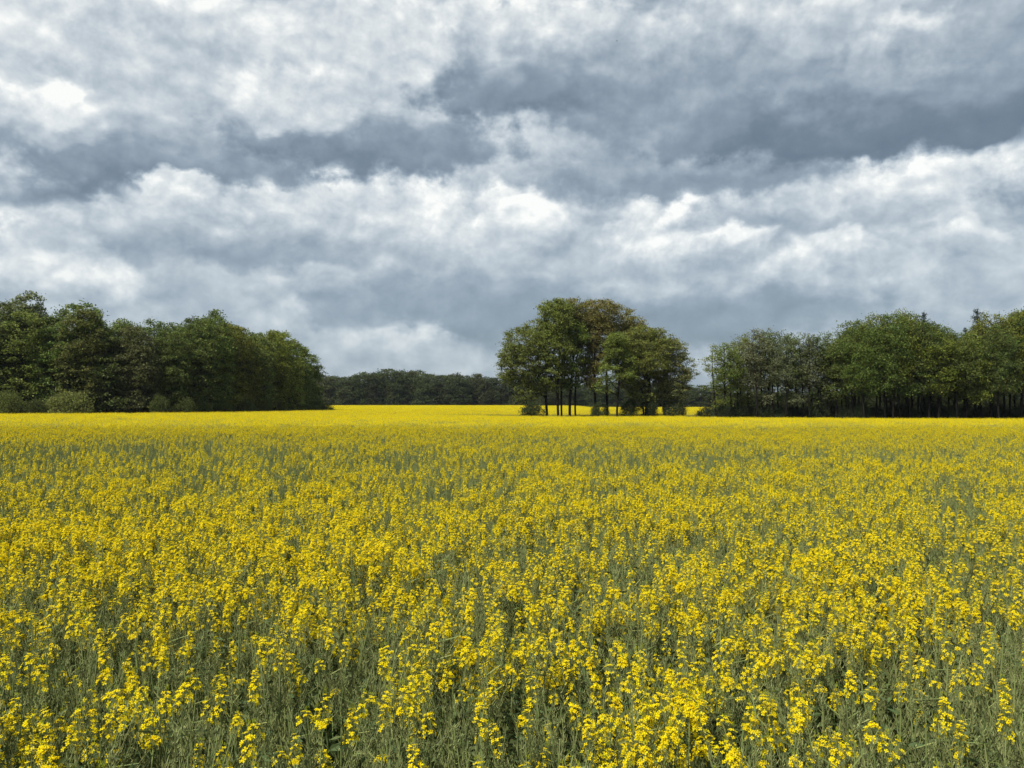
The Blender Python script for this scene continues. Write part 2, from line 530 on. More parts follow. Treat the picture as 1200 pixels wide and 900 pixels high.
# ------------------------------------------------------------------ trees
def grow(rng, H, centers, trunk_top=0.75, r0=0.2, bend=0.25, forks=None, stems=1, spread=0.5):
    """branch skeleton that reaches every foliage cluster: returns P0,P1,R0,R1"""
    nodes, par = [], []
    for s in range(stems):
        off = np.array([0, 0, 0.]) if stems == 1 else np.append(rng.normal(size=2) * spread * .3, 0)
        lean = rng.normal(size=2) * bend * (1 if stems == 1 else 3)
        ph = rng.uniform(0, 6.28, 2)
        n = max(5, int(H * trunk_top / .7))
        last = -1
        for i in range(n + 1):
            t = i / n
            w = np.array([math.sin(ph[0] + 4 * t) - math.sin(ph[0]), math.sin(ph[1] + 3.3 * t) - math.sin(ph[1])]) * bend * .6
            p = np.append(off[:2] + lean * t * t + w, t * H * trunk_top)
            if i == 0: p[2] = -0.3
            nodes.append(p); par.append(last); last = len(nodes) - 1
    plen = [0.0] * len(nodes)
    for i in range(1, len(nodes)):
        if par[i] >= 0: plen[i] = plen[par[i]] + np.linalg.norm(nodes[i] - nodes[par[i]])
    order = np.argsort(np.linalg.norm(centers[:, :2], axis=1) + .3 * np.abs(centers[:, 2] - H * .55))
    for ci in order:
        c = centers[ci]
        P = np.array(nodes)
        d = P - c
        dist = np.linalg.norm(d, axis=1)
        hor = np.linalg.norm(d[:, :2], axis=1)
        pen = np.maximum(0, P[:, 2] - (c[2] - .45 * hor)) * 1.3
        cost = dist + pen + .22 * np.array(plen)
        j = int(np.argmin(cost))
        a = nodes[j]
        k = max(1, int(dist[j] / .9))
        last = j
        for s in range(1, k + 1):
            t = s / k
            p = a + (c - a) * t
            p = p + np.array([0, 0, -1]) * 0 + np.array([rng.normal() * .12, rng.normal() * .12, .25 * math.sin(PI * t) * min(1, dist[j] / 3)]) * (t < 1)
            nodes.append(p); par.append(last)
            plen.append(plen[last] + np.linalg.norm(p - nodes[last])); last = len(nodes) - 1
    n = len(nodes)
    A = np.zeros(n)
    childs = np.zeros(n, int)
    for i in range(n):
        if par[i] >= 0: childs[par[i]] += 1
    A[childs == 0] = 1
    for i in range(n - 1, -1, -1):
        if A[i] == 0: A[i] = 1
        if par[i] >= 0: A[par[i]] += A[i]
    R = np.maximum(.012, r0 * (A / A.max()) ** .45)
    P = np.array(nodes)
    par = np.array(par)
    keep = par >= 0
    P1, R1 = P[keep], R[keep]
    P0, R0 = P[par[keep]], R[par[keep]]
    R0 = np.minimum(R0, R1 * 1.35)
    root = (par[par[keep]] < 0)
    R0[root] = R1[root] * 1.5
    return P0, P1, R0, R1


def sample_crown(rng, ells, n, shell=0.5, holes=8, hole_r=.9, flat=0.0):
    """cluster centres inside a union of ellipsoids (cx,cy,cz,rx,ry,rz)"""
    ells = np.array(ells, float)
    vol = ells[:, 3] * ells[:, 4] * ells[:, 5]
    pick = rng.choice(len(ells), size=n * 3, p=vol / vol.sum())
    d = rng.normal(size=(n * 3, 3)); d /= np.linalg.norm(d, axis=1)[:, None]
    r = rng.uniform(0, 1, n * 3) ** (1 / 3.0)
    r = r ** (1 - shell)
    E = ells[pick]
    P = E[:, :3] + d * r[:, None] * E[:, 3:]
    # uneven outline
    nzv = np.array([mnoise.noise(Vector(p) * .55 + Vector((ells[0, 5] * 7.7, ells.shape[0] * 3.1, rng.integers(9)))) for p in P])
    keep = nzv > np.quantile(nzv, .22)
    hc = P[rng.choice(len(P), holes)] if holes else np.zeros((0, 3))
    for h in hc:
        keep &= np.linalg.norm(P - h, axis=1) > hole_r * rng.uniform(.6, 1.3)
    P = P[keep]
    # thin out near duplicates
    out = []
    for p in P:
        if len(out) >= n: break
        out.append(p)
    return np.array(out)


def foliage(rng, C, per, rh, rv, leaf, droop=0.0, up=.8):
    n = len(C)
    size = rng.uniform(.65, 1.35, n)
    idx = np.repeat(np.arange(n), per)
    k = len(idx)
    off = rng.normal(size=(k, 3)) * .5
    off[:, :2] *= (rh * size[idx])[:, None]
    rad = np.linalg.norm(off[:, :2], axis=1)
    off[:, 2] = off[:, 2] * rv * size[idx] - droop * rad
    P = C[idx] + off
    Nr = rng.normal(size=(k, 3)) * .75 + np.array([0, 0, up])
    L = leaf * rng.uniform(.6, 1.4, k)
    return leaf_quads(P, Nr, L, L * rng.uniform(.5, .8, k), rng)


def tree_meshes(name, seed, H, ells, nc, per, rh, rv, leaf, r0, trunk_top=.75, shell=.5, holes=8, hole_r=.9, bend=.25, droop=0., up=.8, stems=1, extra=None, k=5):
    rng = np.random.default_rng(seed)
    C = sample_crown(rng, ells, nc, shell, holes, hole_r)
    if extra is not None:
        C = np.concatenate([C, np.array(extra, float)])
    P0, P1, R0, R1 = grow(rng, H, C, trunk_top, r0, bend, stems=stems)
    wood = MB().add(*tubes(P0, P1, R0, R1, k))
    fol = MB().add(*foliage(rng, C, per, rh, rv, leaf, droop, up))
    return wood.mesh(name + '_trunk', [M_BARK], True), fol.mesh(name + '_crown', [M_LEAF])


def place_tree(kind, meshes, x, y, H, Href, width, color, label, cat, group=None, rz=0.0, crown='crown'):
    z = float(gz(x, y))
    root = bpy.data.objects.new(kind, None)
    COL.objects.link(root)
    root.location = (x, y, z)
    root.rotation_euler = (0, 0, rz)
    s = H / Href
    root.scale = (s * width, s * width, s)
    root.empty_display_size = .5
    tag(root, label, cat, group)
    obj('trunk', meshes[0], root)
    obj(crown, meshes[1], root, color=color)
    return root


R = random.Random(5)
ORD = ['first', 'second', 'third', 'fourth', 'fifth', 'sixth', 'seventh', 'eighth', 'ninth', 'tenth', 'eleventh', 'twelfth',
       'thirteenth', 'fourteenth', 'fifteenth', 'sixteenth', 'seventeenth', 'eighteenth', 'nineteenth', 'twentieth',
       'twenty-first', 'twenty-second', 'twenty-third', 'twenty-fourth', 'twenty-fifth', 'twenty-sixth', 'twenty-seventh',
       'twenty-eighth', 'twenty-ninth', 'thirtieth']


def jit(c, a=.12):
    f = 1 + R.uniform(-a, a)
    return tuple(max(0, v * f * (1 + R.uniform(-a, a) * .4)) for v in c)


# --- dense broadleaf trees of the left wood, leafy to the ground
DENSE = []
for i in range(5):
    H = 16.0
    rg = np.random.default_rng(40 + i)
    ells = [(0, 0, 4.2, 3.0, 3.0, 4.0), (rg.normal() * .4, rg.normal() * .4, 8.2, 3.2, 3.2, 4.4),
            (rg.normal() * .5, rg.normal() * .5, 12.0, 2.5, 2.5, 3.6)]
    for q in range(5):
        a = rg.uniform(0, 6.28); z = rg.uniform(2.5, 11.5)
        ells.append((2.0 * math.cos(a), 2.0 * math.sin(a), z, 1.6, 1.6, 1.3))
    DENSE.append(tree_meshes('dense_tree', 100 + i, H, ells, 400, 62, .80, .36, .26, .20, trunk_top=.88, shell=.62, holes=10, hole_r=.9, droop=.25, up=.7))

GREEN_DK = (.122, .158, .042)
GREEN_MID = (.148, .196, .044)
GREEN_YEL = (.200, .225, .038)
OLIVE = (.170, .185, .050)
BROWN = (.120, .095, .042)
GREY_GR = (.190, .215, .100)

LEFT_TOP = [(-200, 345), (-60, 350), (0, 348), (10, 341), (27, 337), (42, 344), (55, 356), (80, 352), (105, 360), (125, 362), (150, 366),
            (175, 362), (195, 370), (225, 364), (240, 357), (260, 360), (272, 364), (285, 377), (300, 381), (325, 386), (340, 393),
            (355, 400), (368, 408), (380, 420)]
LEFT_BASE = [(-200, 98), (0, 101), (100, 103), (200, 109), (250, 118), (300, 128), (340, 142), (368, 158), (382, 170)]


def interp(tab, x):
    return float(np.interp(x, [t[0] for t in tab], [t[1] for t in tab]))


row = []
px = -170.0
while px < 372:
    D = interp(LEFT_BASE, px)
    row.append((px, D))
    px += R.uniform(3.2, 4.2) * FPX / D * (1.0 if px < 220 else .62)
nv = 0
for i, (px, D) in enumerate(row):
    D2 = D + 2.6 + R.uniform(0, .8)
    X = at_px(px, D)
    H = top_h(interp(LEFT_TOP, px), px, D2) * R.uniform(.84, 1.0)
    if px > 330: H *= 1.10
    if px < -20:
        lab, grp = 'dark green broadleaf tree of the left wood growing outside the left picture edge', 'left wood trees beyond the left edge'
    else:
        lab, grp = 'dense dark green broadleaf in left wood front row, %s tree counted from the left' % ORD[nv], 'front row of the left wood'
        nv += 1
    col = R.choice([GREEN_DK, GREEN_MID, GREEN_MID, GREEN_MID, OLIVE])
    if px > 250: col = R.choice([GREEN_MID, GREEN_MID, GREEN_YEL])
    if abs(px - 148) < 18: col = (.150, .142, .056)
    place_tree('broadleaf_tree', R.choice(DENSE), X - (1.2 if px < 330 else .6), D2, H, 16.0, R.uniform(.92, 1.15), jit(col, .2), lab, 'tree', grp, R.uniform(0, 6.28))
# the second row, its tops are the skyline; a third behind it
px = -190.0
sky = []
while px < 372:
    D = interp(LEFT_BASE, px)
    sky.append((px, D)); px += R.uniform(3.2, 4.4) * FPX / D * (1.0 if px < 220 else .7)
for (px, D) in sky:
    for back in (7.2, 12.5):
        Dk = D + back
        X = at_px(px, D) * (1 + back * .0085) - (2.5 if px > 240 else 0) * back / 6
        pk = 600 + X / Dk * FPX
        H = top_h(interp(LEFT_TOP, pk), pk, Dk) * R.uniform(.90, 1.0) - (.3 if back > 10 else 0)
        col = R.choice([GREEN_DK, GREEN_DK, GREEN_MID])
        if pk < 55: col = GREY_GR
        if back < 10:
            place_tree('broadleaf_tree', R.choice(DENSE), X, Dk, H, 16.0, R.uniform(.9, 1.1), jit(col),
                       'broadleaf tree in the second row of the left wood with only its top showing', 'tree', 'second row of the left wood', R.uniform(0, 6.28))
        else:
            place_tree('broadleaf_tree', R.choice(DENSE), X, Dk, H, 16.0, R.uniform(.9, 1.1), jit(col),
                       'broadleaf tree deep inside the left wood, behind its first two rows', 'tree', 'inner trees of the left wood', R.uniform(0, 6.28))


# the pale crown that stands highest at the left edge
place_tree('broadleaf_tree', DENSE[2], at_px(27, 108), 108, top_h(335, 27, 108), 16.0, 1.0, GREY_GR,
           'pale grey-green crown rising highest at the left end of the wood', 'tree', None, 1.0)
place_tree('broadleaf_tree', DENSE[0], at_px(98, 108.5), 108.5, top_h(350, 98, 108.5), 16.0, 1.05, GREEN_MID,
           'second highest crown of left wood, right of the pale grey-green one', 'tree', None, 2.2)

# --- round bushes
def bush_mesh(seed, rx, ry, rz, nc=130, per=60, leaf=.13):
    rg = np.random.default_rng(seed)
    ells = [(0, 0, rz * .9, rx, ry, rz)] + [(rg.normal() * rx * .4, rg.normal() * ry * .3, rz * rg.uniform(.7, 1.4), rx * .5, ry * .5, rz * .5) for _ in range(4)]
    return tree_meshes('bush', seed, rz * 2, ells, nc, per, .55, .35, leaf, .05, trunk_top=.3, shell=.7, holes=3, hole_r=.4, stems=3, bend=.1, up=.6, k=4)


BUSH = [bush_mesh(300 + i, 1.9, 1.7, 1.35) for i in range(3)]


def place_bush(kind, m, px, D, wpx, hpx_row, color, label, grp=None, rz=0.):
    H = top_h(hpx_row, px, D)
    w = (wpx * D / FPX) / 4.2
    place_tree(kind, m, at_px(px, D), D, H, 3.0, w / (H / 3.0), color, label, 'bush', grp, rz, crown='foliage')


place_bush('willow_bush', BUSH[0], 82, 98.5, 50, 453, (.185, .205, .055), 'rounded grey-green bush standing alone against the dark left wood')
place_bush('willow_bush', BUSH[1], 12, 98.5, 36, 453, (.140, .165, .042), 'darker rounded bush at the left picture edge in front of wood', rz=2)
place_bush('undergrowth_bush', BUSH[2], 44, 99, 30, 464, (.085, .105, .030), 'low dark shrub between the two rounded bushes of the left wood', rz=1)
lk = [(130, 466), (160, 470), (188, 464), (215, 468), (238, 466), (262, 462), (285, 466), (308, 468), (328, 467), (344, 468), (358, 469), (370, 470), (380, 471)]
for i, (px, rw) in enumerate(lk[2:]):
    D = interp(LEFT_BASE, px) - 1.0
    place_bush('undergrowth_bush', BUSH[i % 3], px, D, R.uniform(22, 40) * 105 / D, rw + R.uniform(-7, 4), jit((.11, .135, .036)), 'low dark shrub at the foot of the left wood, %s from the rounded bush' % ORD[i],
               'shrubs along the foot of the left wood', R.uniform(0, 6))

# --- the clump of big trees in the middle, each one its own
# trunk px, distance, crown ellipsoids as (px, row, half px, half rows, depth m), leaf colour, words
CL = [
    (641.5, 110.5, [(617, 415, 33, 34, 3.4), (600, 432, 17, 20, 2.0), (628, 392, 20, 18, 2.2), (630, 444, 20, 18, 2.2), (615, 460, 15, 14, 2.2), (645, 455, 10, 12, 1.8)], (.098, .112, .026), .20,
     'leftmost green tree of the middle clump with crown reaching out left'),
    (654.5, 109.0, [(652, 376, 21, 26, 3.2), (648, 405, 22, 24, 3.0), (655, 360, 14, 12, 2.0), (646, 438, 15, 15, 2.2)], (.105, .125, .026), .19,
     'tallest fresh green tree in the left half of the middle clump'),
    (658.5, 111.5, [(668, 368, 20, 19, 2.8), (664, 398, 18, 22, 2.5), (662, 440, 13, 16, 2.2)], (.112, .108, .032), .15,
     'olive tree just behind the tallest green one in middle clump'),
    (668, 110.5, [(672, 425, 16, 20, 2.4), (676, 395, 15, 22, 2.4), (668, 447, 13, 10, 2.0)], (.100, .128, .024), .20,
     'thick trunked green tree near the centre of the middle clump'),
    (674.5, 113.0, [(686, 368, 16, 18, 2.6), (692, 392, 16, 22, 2.5), (690, 430, 14, 20, 2.3)], (.116, .112, .032), .14,
     'slim brownish tree behind the thick green trunk of middle clump'),
    (698, 112.0, [(703, 366, 20, 15, 3.0), (705, 392, 20, 24, 3.0), (700, 420, 17, 18, 2.4), (694, 444, 12, 12, 2.0)], (.128, .116, .036), .17,
     'copper brown young-leaved tree, tallest of the right half of clump'),
    (712.5, 114.0, [(722, 376, 22, 18, 3.0), (732, 400, 20, 22, 2.8), (741, 386, 16, 16, 2.4), (752, 392, 14, 14, 2.2), (738, 432, 16, 22, 2.4)], (.120, .114, .034), .16,
     'brown leaved tree sloping down right of the copper one'),
    (723, 107.0, [(722, 408, 13, 19, 2.2), (716, 432, 13, 16, 2.0), (734, 430, 14, 20, 2.2), (708, 452, 10, 12, 1.8)], (.105, .130, .026), .15,
     'low fresh green tree at the front of the middle clump'),
    (757, 110.0, [(752, 402, 22, 20, 3.2), (770, 406, 22, 21, 3.0), (748, 430, 18, 24, 3.0), (762, 425, 26, 18, 3.4), (742, 440, 18, 20, 2.6), (737, 410, 18, 22, 2.8), (752, 462, 15, 12, 2.2)], (.108, .118, .026), .22,
     'forked broad green tree in the right part of the middle clump'),
    (779, 111.5, [(784, 414, 20, 20, 2.8), (795, 432, 19, 20, 2.8), (786, 455, 20, 20, 3.0), (770, 455, 16, 18, 2.4)], (.112, .118, .040), .17,
     'rightmost pale olive tree of the clump, leafy to the ground'),
]
for i, (tpx, D, els, col, r0, lab) in enumerate(CL):
    X, gzz = at_px(tpx, D), float(gz(at_px(tpx, D), D))
    E = []
    for (px, rw, hx, hy, dep) in els:
        mpx = D / FPX
        E.append(((px - tpx) * mpx, R.uniform(-.5, .5), EYE + (HORIZON - rw) * mpx - gzz, hx * mpx, dep, hy * mpx))
    rg = np.random.default_rng(77 + i)
    base = list(E)
    for e in base:                      # smaller bulges so the outline is uneven
        for q in range(3):
            a, b = rg.uniform(0, 6.28), rg.uniform(-.6, 1.0)
            E.append((e[0] + e[3] * .82 * math.cos(a) * math.cos(b), e[1] + e[4] * .6 * math.sin(a), e[2] + e[5] * .75 * math.sin(b), e[3] * .50, e[4] * .46, e[5] * .34))
    vol = sum(e[3] * e[4] * e[5] for e in base)
    H = max(e[2] + e[5] for e in E)
    nc = int(110 + vol * 6.5)
    ms = tree_meshes('clump_tree', 500 + i, H, E, nc, 60, .62, .30, .18, r0, trunk_top=.62 if i != 8 else .35, shell=.45, holes=26, hole_r=.70, bend=.22, up=.7,
                     stems=2 if i == 8 else 1, k=6)
    place_tree('broadleaf_tree', ms, X, D, H, H, 1.0, tuple(v * 1.8 for v in col), lab, 'tree', None)
    if i == 0: print('clump nc', nc)

place_bush('undergrowth_bush', BUSH[0], 625, 108, 32, 468, (.060, .080, .028), 'low dark bush at the left foot of the middle clump', rz=.5)
for i, (px, w, rw, c) in enumerate([(703, 22, 468, (.07, .09, .03)), (738, 26, 464, (.062, .085, .03)), (760, 26, 462, (.060, .08, .03)), (790, 28, 458, (.085, .105, .042))]):
    place_bush('undergrowth_bush', BUSH[(i + 1) % 3], px, 108.5 + i * .3, w, rw, c,
               ['small bush between the middle trunks of the clump', 'dark bush left of the forked tree in the clump', 'dark bush under the forked tree of the clump',
                'pale olive bush at the right foot of the middle clump'][i], rz=i)

# --- tall thin trees of the right wood, sky between the trunks
THIN = []
for i in range(6):
    rg = np.random.default_rng(60 + i)
    ells = [(rg.normal() * .3, rg.normal() * .3, 9.6, 1.4, 1.4, 2.4), (rg.normal() * .4, rg.normal() * .4, 7.0, 1.5, 1.5, 2.0), (rg.normal() * .4, rg.normal() * .4, 4.8, .9, .9, .9)]
    for q in range(4):
        a = rg.uniform(0, 6.28); z = rg.uniform(3.4, 9.8)
        ells.append((1.2 * math.cos(a), 1.2 * math.sin(a), z, 1.0, 1.0, .6))
    THIN.append(tree_meshes('thin_tree', 700 + i, 12.0, ells, 100, 48, .58, .34, .15, .10, trunk_top=.92, shell=.4, holes=9, hole_r=.7, bend=.3, droop=.15, up=.6))
FULL = []
for i in range(4):
    rg = np.random.default_rng(90 + i)
    ells = [(0, 0, 10.0, 2.5, 2.5, 3.6), (rg.normal() * .5, rg.normal() * .5, 7.2, 2.3, 2.3, 2.6)]
    for q in range(6):
        a = rg.uniform(0, 6.28); z = rg.uniform(4.8, 11.5)
        ells.append((2.0 * math.cos(a), 2.0 * math.sin(a), z, 1.2, 1.2, .9))
    FULL.append(tree_meshes('full_tree', 800 + i, 14.0, ells, 260, 60, .74, .36, .17, .15, trunk_top=.85, shell=.5, holes=9, hole_r=.9, bend=.3, droop=.18, up=.6))

RIGHT_TOP = [(828, 415), (836, 402), (845, 398), (862, 393), (875, 387), (890, 382), (900, 382), (915, 384), (930, 386), (945, 387), (955, 391), (968, 389), (985, 390),
             (994, 378), (1008, 370), (1022, 367), (1040, 366), (1050, 362), (1062, 359), (1074, 363), (1084, 371), (1098, 368), (1108, 376), (1118, 386), (1132, 392),
             (1145, 384), (1155, 366), (1168, 359), (1182, 353), (1200, 354), (1240, 350), (1300, 356), (1360, 360)]
thin_px = [839, 851, 858, 866, 871, 878, 886, 893, 897, 905, 912, 920, 927, 934, 941, 949, 956, 963, 970, 978, 986, 992]
for i, px in enumerate(thin_px):
    D = 97 + R.uniform(-1.2, 3.8)
    H = top_h(interp(RIGHT_TOP, px) + R.uniform(-1, 8), px, D)
    col = R.choice([GREEN_MID, (.088, .118, .034), GREY_GR, GREEN_YEL])
    place_tree('thin_tree', THIN[i % 6], at_px(px, D), D, H, 12.0, R.uniform(.85, 1.1) * 12 / H, jit(col),
               'slender tree in left part of the right wood, %s trunk counted from the left' % ORD[i], 'tree', 'slender trees of the right wood', R.uniform(0, 6.28))
full_px = [1001, 1013, 1026, 1037, 1046, 1054, 1066, 1078, 1088, 1099, 1110, 1121, 1131, 1141, 1150, 1160, 1171, 1183, 1196]
for i, px in enumerate(full_px):
    D = 93 + R.uniform(-1, 2.5)
    H = top_h(interp(RIGHT_TOP, px) + R.choice([-3, -1, 2, 6, 12, 18]), px, D)
    col = R.choice([GREEN_DK, GREEN_MID, GREEN_MID, GREEN_YEL])
    place_tree('broadleaf_tree', FULL[i % 4], at_px(px, D), D, H, 14.0, R.uniform(.75, 1.0) * 14 / H, jit(col),
               'dark green tree in dense part of the right wood, %s trunk from its left' % ORD[i], 'tree', 'front trees of the dense right wood', R.uniform(0, 6.28))
for k, back in enumerate((5, 10, 15)):
    px = 1000.0 + k * 5
    while px < 1370:
        D = 94 + back + R.uniform(-1, 1)
        H = top_h(interp(RIGHT_TOP, px), px, D) * R.uniform(.80, .97)
        place_tree('broadleaf_tree', R.choice(FULL), at_px(px, D), D, H, 14.0, R.uniform(.9, 1.15), jit(GREEN_DK),
                   'dark tree further inside the dense right wood, behind its front trunks', 'tree', 'inner trees of the right wood', R.uniform(0, 6.28))
        px += R.uniform(26, 34)
px = 1210.0
while px < 1380:
    D = 93 + R.uniform(-1, 2)
    place_tree('broadleaf_tree', R.choice(FULL), at_px(px, D), D, top_h(interp(RIGHT_TOP, px), px, D), 14.0, 1.0, jit(GREEN_MID),
               'dark green tree of the right wood growing outside the right picture edge', 'tree', 'right wood trees beyond the right edge', R.uniform(0, 6.28))
    px += R.uniform(20, 28)
# a few more slender ones set further back
px = 862.0
while px < 1000:
    D = 104 + R.uniform(0, 3)
    H = top_h(interp(RIGHT_TOP, px) + R.uniform(4, 16), px, D)
    place_tree('thin_tree', R.choice(THIN), at_px(px, D), D, H, 12.0, .9, jit(GREEN_DK),
               'slender tree set back behind the front trunks of the right wood', 'tree', 'slender trees further back in the right wood', R.uniform(0, 6.28))
    px += R.uniform(15, 22)
# undergrowth
px, n = 829.0, 0
while px < 1200:
    D = 95.5 if px < 1000 else 92.5
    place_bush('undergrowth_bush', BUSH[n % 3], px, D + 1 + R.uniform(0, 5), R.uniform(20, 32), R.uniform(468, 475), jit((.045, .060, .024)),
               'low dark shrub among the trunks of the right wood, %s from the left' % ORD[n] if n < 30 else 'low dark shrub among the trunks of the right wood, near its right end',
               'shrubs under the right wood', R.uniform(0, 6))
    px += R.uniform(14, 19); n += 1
print('undergrowth', n)
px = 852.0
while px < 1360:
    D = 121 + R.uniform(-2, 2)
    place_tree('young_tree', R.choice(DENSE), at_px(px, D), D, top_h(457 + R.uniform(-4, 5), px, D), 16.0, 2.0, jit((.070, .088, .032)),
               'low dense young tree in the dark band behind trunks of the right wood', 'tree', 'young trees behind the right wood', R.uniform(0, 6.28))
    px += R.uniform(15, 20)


# --- a spiky conifer with its tip above the right wood
def conifer(seed, H):
    rg = np.random.default_rng(seed)
    P0, P1, R0, R1, LC, LN = [], [], [], [], [], []
    P0.append((0, 0, -.2)); P1.append((0, 0, H)); R0.append(.2); R1.append(.02)
    z = H * .3
    fol = MB()
    while z < H - .15:
        L = (H - z) * .22 + .42
        a = rg.uniform(0, 6.28)
        l = L * rg.uniform(.45, 1.3)
        zz = z + rg.normal() * .1
        tip = np.array([math.cos(a) * l, math.sin(a) * l, zz + l * rg.uniform(.15, .8)])
        P0.append((0, 0, zz)); P1.append(tuple(tip)); R0.append(.035); R1.append(.01)
        m = int(70 * l) + 16
        t = rg.uniform(0, 1.05, m)
        c = np.array([0, 0, zz]) + (tip - np.array([0, 0, zz])) * t[:, None] + rg.normal(size=(m, 3)) * np.array([.12, .12, .13]) - np.array([0, 0, .10]) * t[:, None]
        V, F = leaf_quads(c, rg.normal(size=(m, 3)), .20, .06, rg)
        fol.add(V, F)
        z += rg.uniform(.08, .22)
    return MB().add(*tubes(P0, P1, R0, R1, 5)).mesh('conifer_trunk', [M_BARK], True), fol.mesh('conifer_crown', [M_NEEDLE])


CON = conifer(11, 16)
for px, rw, D, lab in ((1147, 362, 101, 'dark spiky conifer rising from the gap in the right wood'),
                       (1133, 384, 103, 'shorter dark conifer tip left of the spiky one in right wood'),
                       (1083, 366, 104, 'dark conifer tip beside the highest crown of the right wood')):
    H = top_h(rw, px, D)
    place_tree('conifer', CON, at_px(px, D), D, H, 16.0, 1.0, (1, 1, 1), lab, 'tree', None, R.uniform(0, 6))

# --- the far wood
FAR = []
for i in range(5):
    rg = np.random.default_rng(160 + i)
    ells = [(0, 0, 10.5, 3.2, 3.2, 4.4), (rg.normal() * .8, rg.normal() * .8, 6.5, 3.4, 3.4, 4.5), (0, 0, 3.0, 3.2, 3.2, 3.0), (0, 0, 1.6, 3.4, 3.4, 1.8)]
    FAR.append(tree_meshes('far_tree', 900 + i, 15.0, ells, 260, 40, 1.1, .6, .42, .22, trunk_top=.8, shell=.7, holes=6, hole_r=1.2, bend=.3, up=.8, k=4))
FAR_TOP = [(300, 440), (388, 439), (400, 440), (412, 439), (425, 432), (432, 433), (438, 441), (447, 434), (456, 431), (466, 436), (474, 434), (486, 433), (500, 438), (515, 441),
           (532, 438), (548, 440), (562, 437), (580, 441), (600, 440)]
FARC = (.080, .100, .036)
px, n = 340.0, 0
while px < 640:
    D = 338 + R.uniform(0, 6)
    H = top_h(interp(FAR_TOP, px) + R.uniform(0, 3), px, D)
    if 386 < px < 598 and n < 28:
        lab, grp = 'small far dark tree on the horizon, %s right of the left wood end' % ORD[n], 'far trees between left wood and clump'
        n += 1
    else:
        lab, grp = 'far dark tree on the horizon hidden behind nearer trees', 'far trees hidden by nearer trees'
    place_tree('far_tree', R.choice(FAR), at_px(px, D), D, H, 15.0, R.uniform(1.0, 1.4), jit(FARC, .2), lab, 'tree', grp, R.uniform(0, 6.28))
    px += R.uniform(8.0, 10.5)
px = 330.0
while px < 650:
    D = 352 + R.uniform(0, 6)
    place_tree('far_tree', R.choice(FAR), at_px(px, D), D, top_h(interp(FAR_TOP, px) + R.uniform(-2, 4), px, D), 15.0, 1.4, jit(FARC, .2),
               'dark tree in the second row of the far wood on the horizon', 'tree', 'second row of the far wood', R.uniform(0, 6.28))
    px += R.uniform(12, 17)
px = 640.0
while px < 1330:
    D = 300 + R.uniform(0, 10)
    place_tree('far_tree', R.choice(FAR), at_px(px, D), D, top_h((447 if px < 790 else 452) + R.uniform(-2, 3), px, D), 15.0, R.uniform(1.3, 1.7), jit(FARC, .15),
               'low far tree of the distant wood seen between and behind the right-hand trees', 'tree', 'distant trees behind clump and right wood', R.uniform(0, 6.28))
    if px < 860:
        D = 325 + R.uniform(0, 8)
        place_tree('far_tree', R.choice(FAR), at_px(px + 6, D), D, top_h(449 + R.uniform(-2, 3), px, D), 15.0, R.uniform(1.5, 1.9), jit(FARC, .15),
                   'low far tree of the distant wood seen between and behind the right-hand trees', 'tree', 'distant trees behind clump and right wood', R.uniform(0, 6.28))
    px += R.uniform(13, 18)

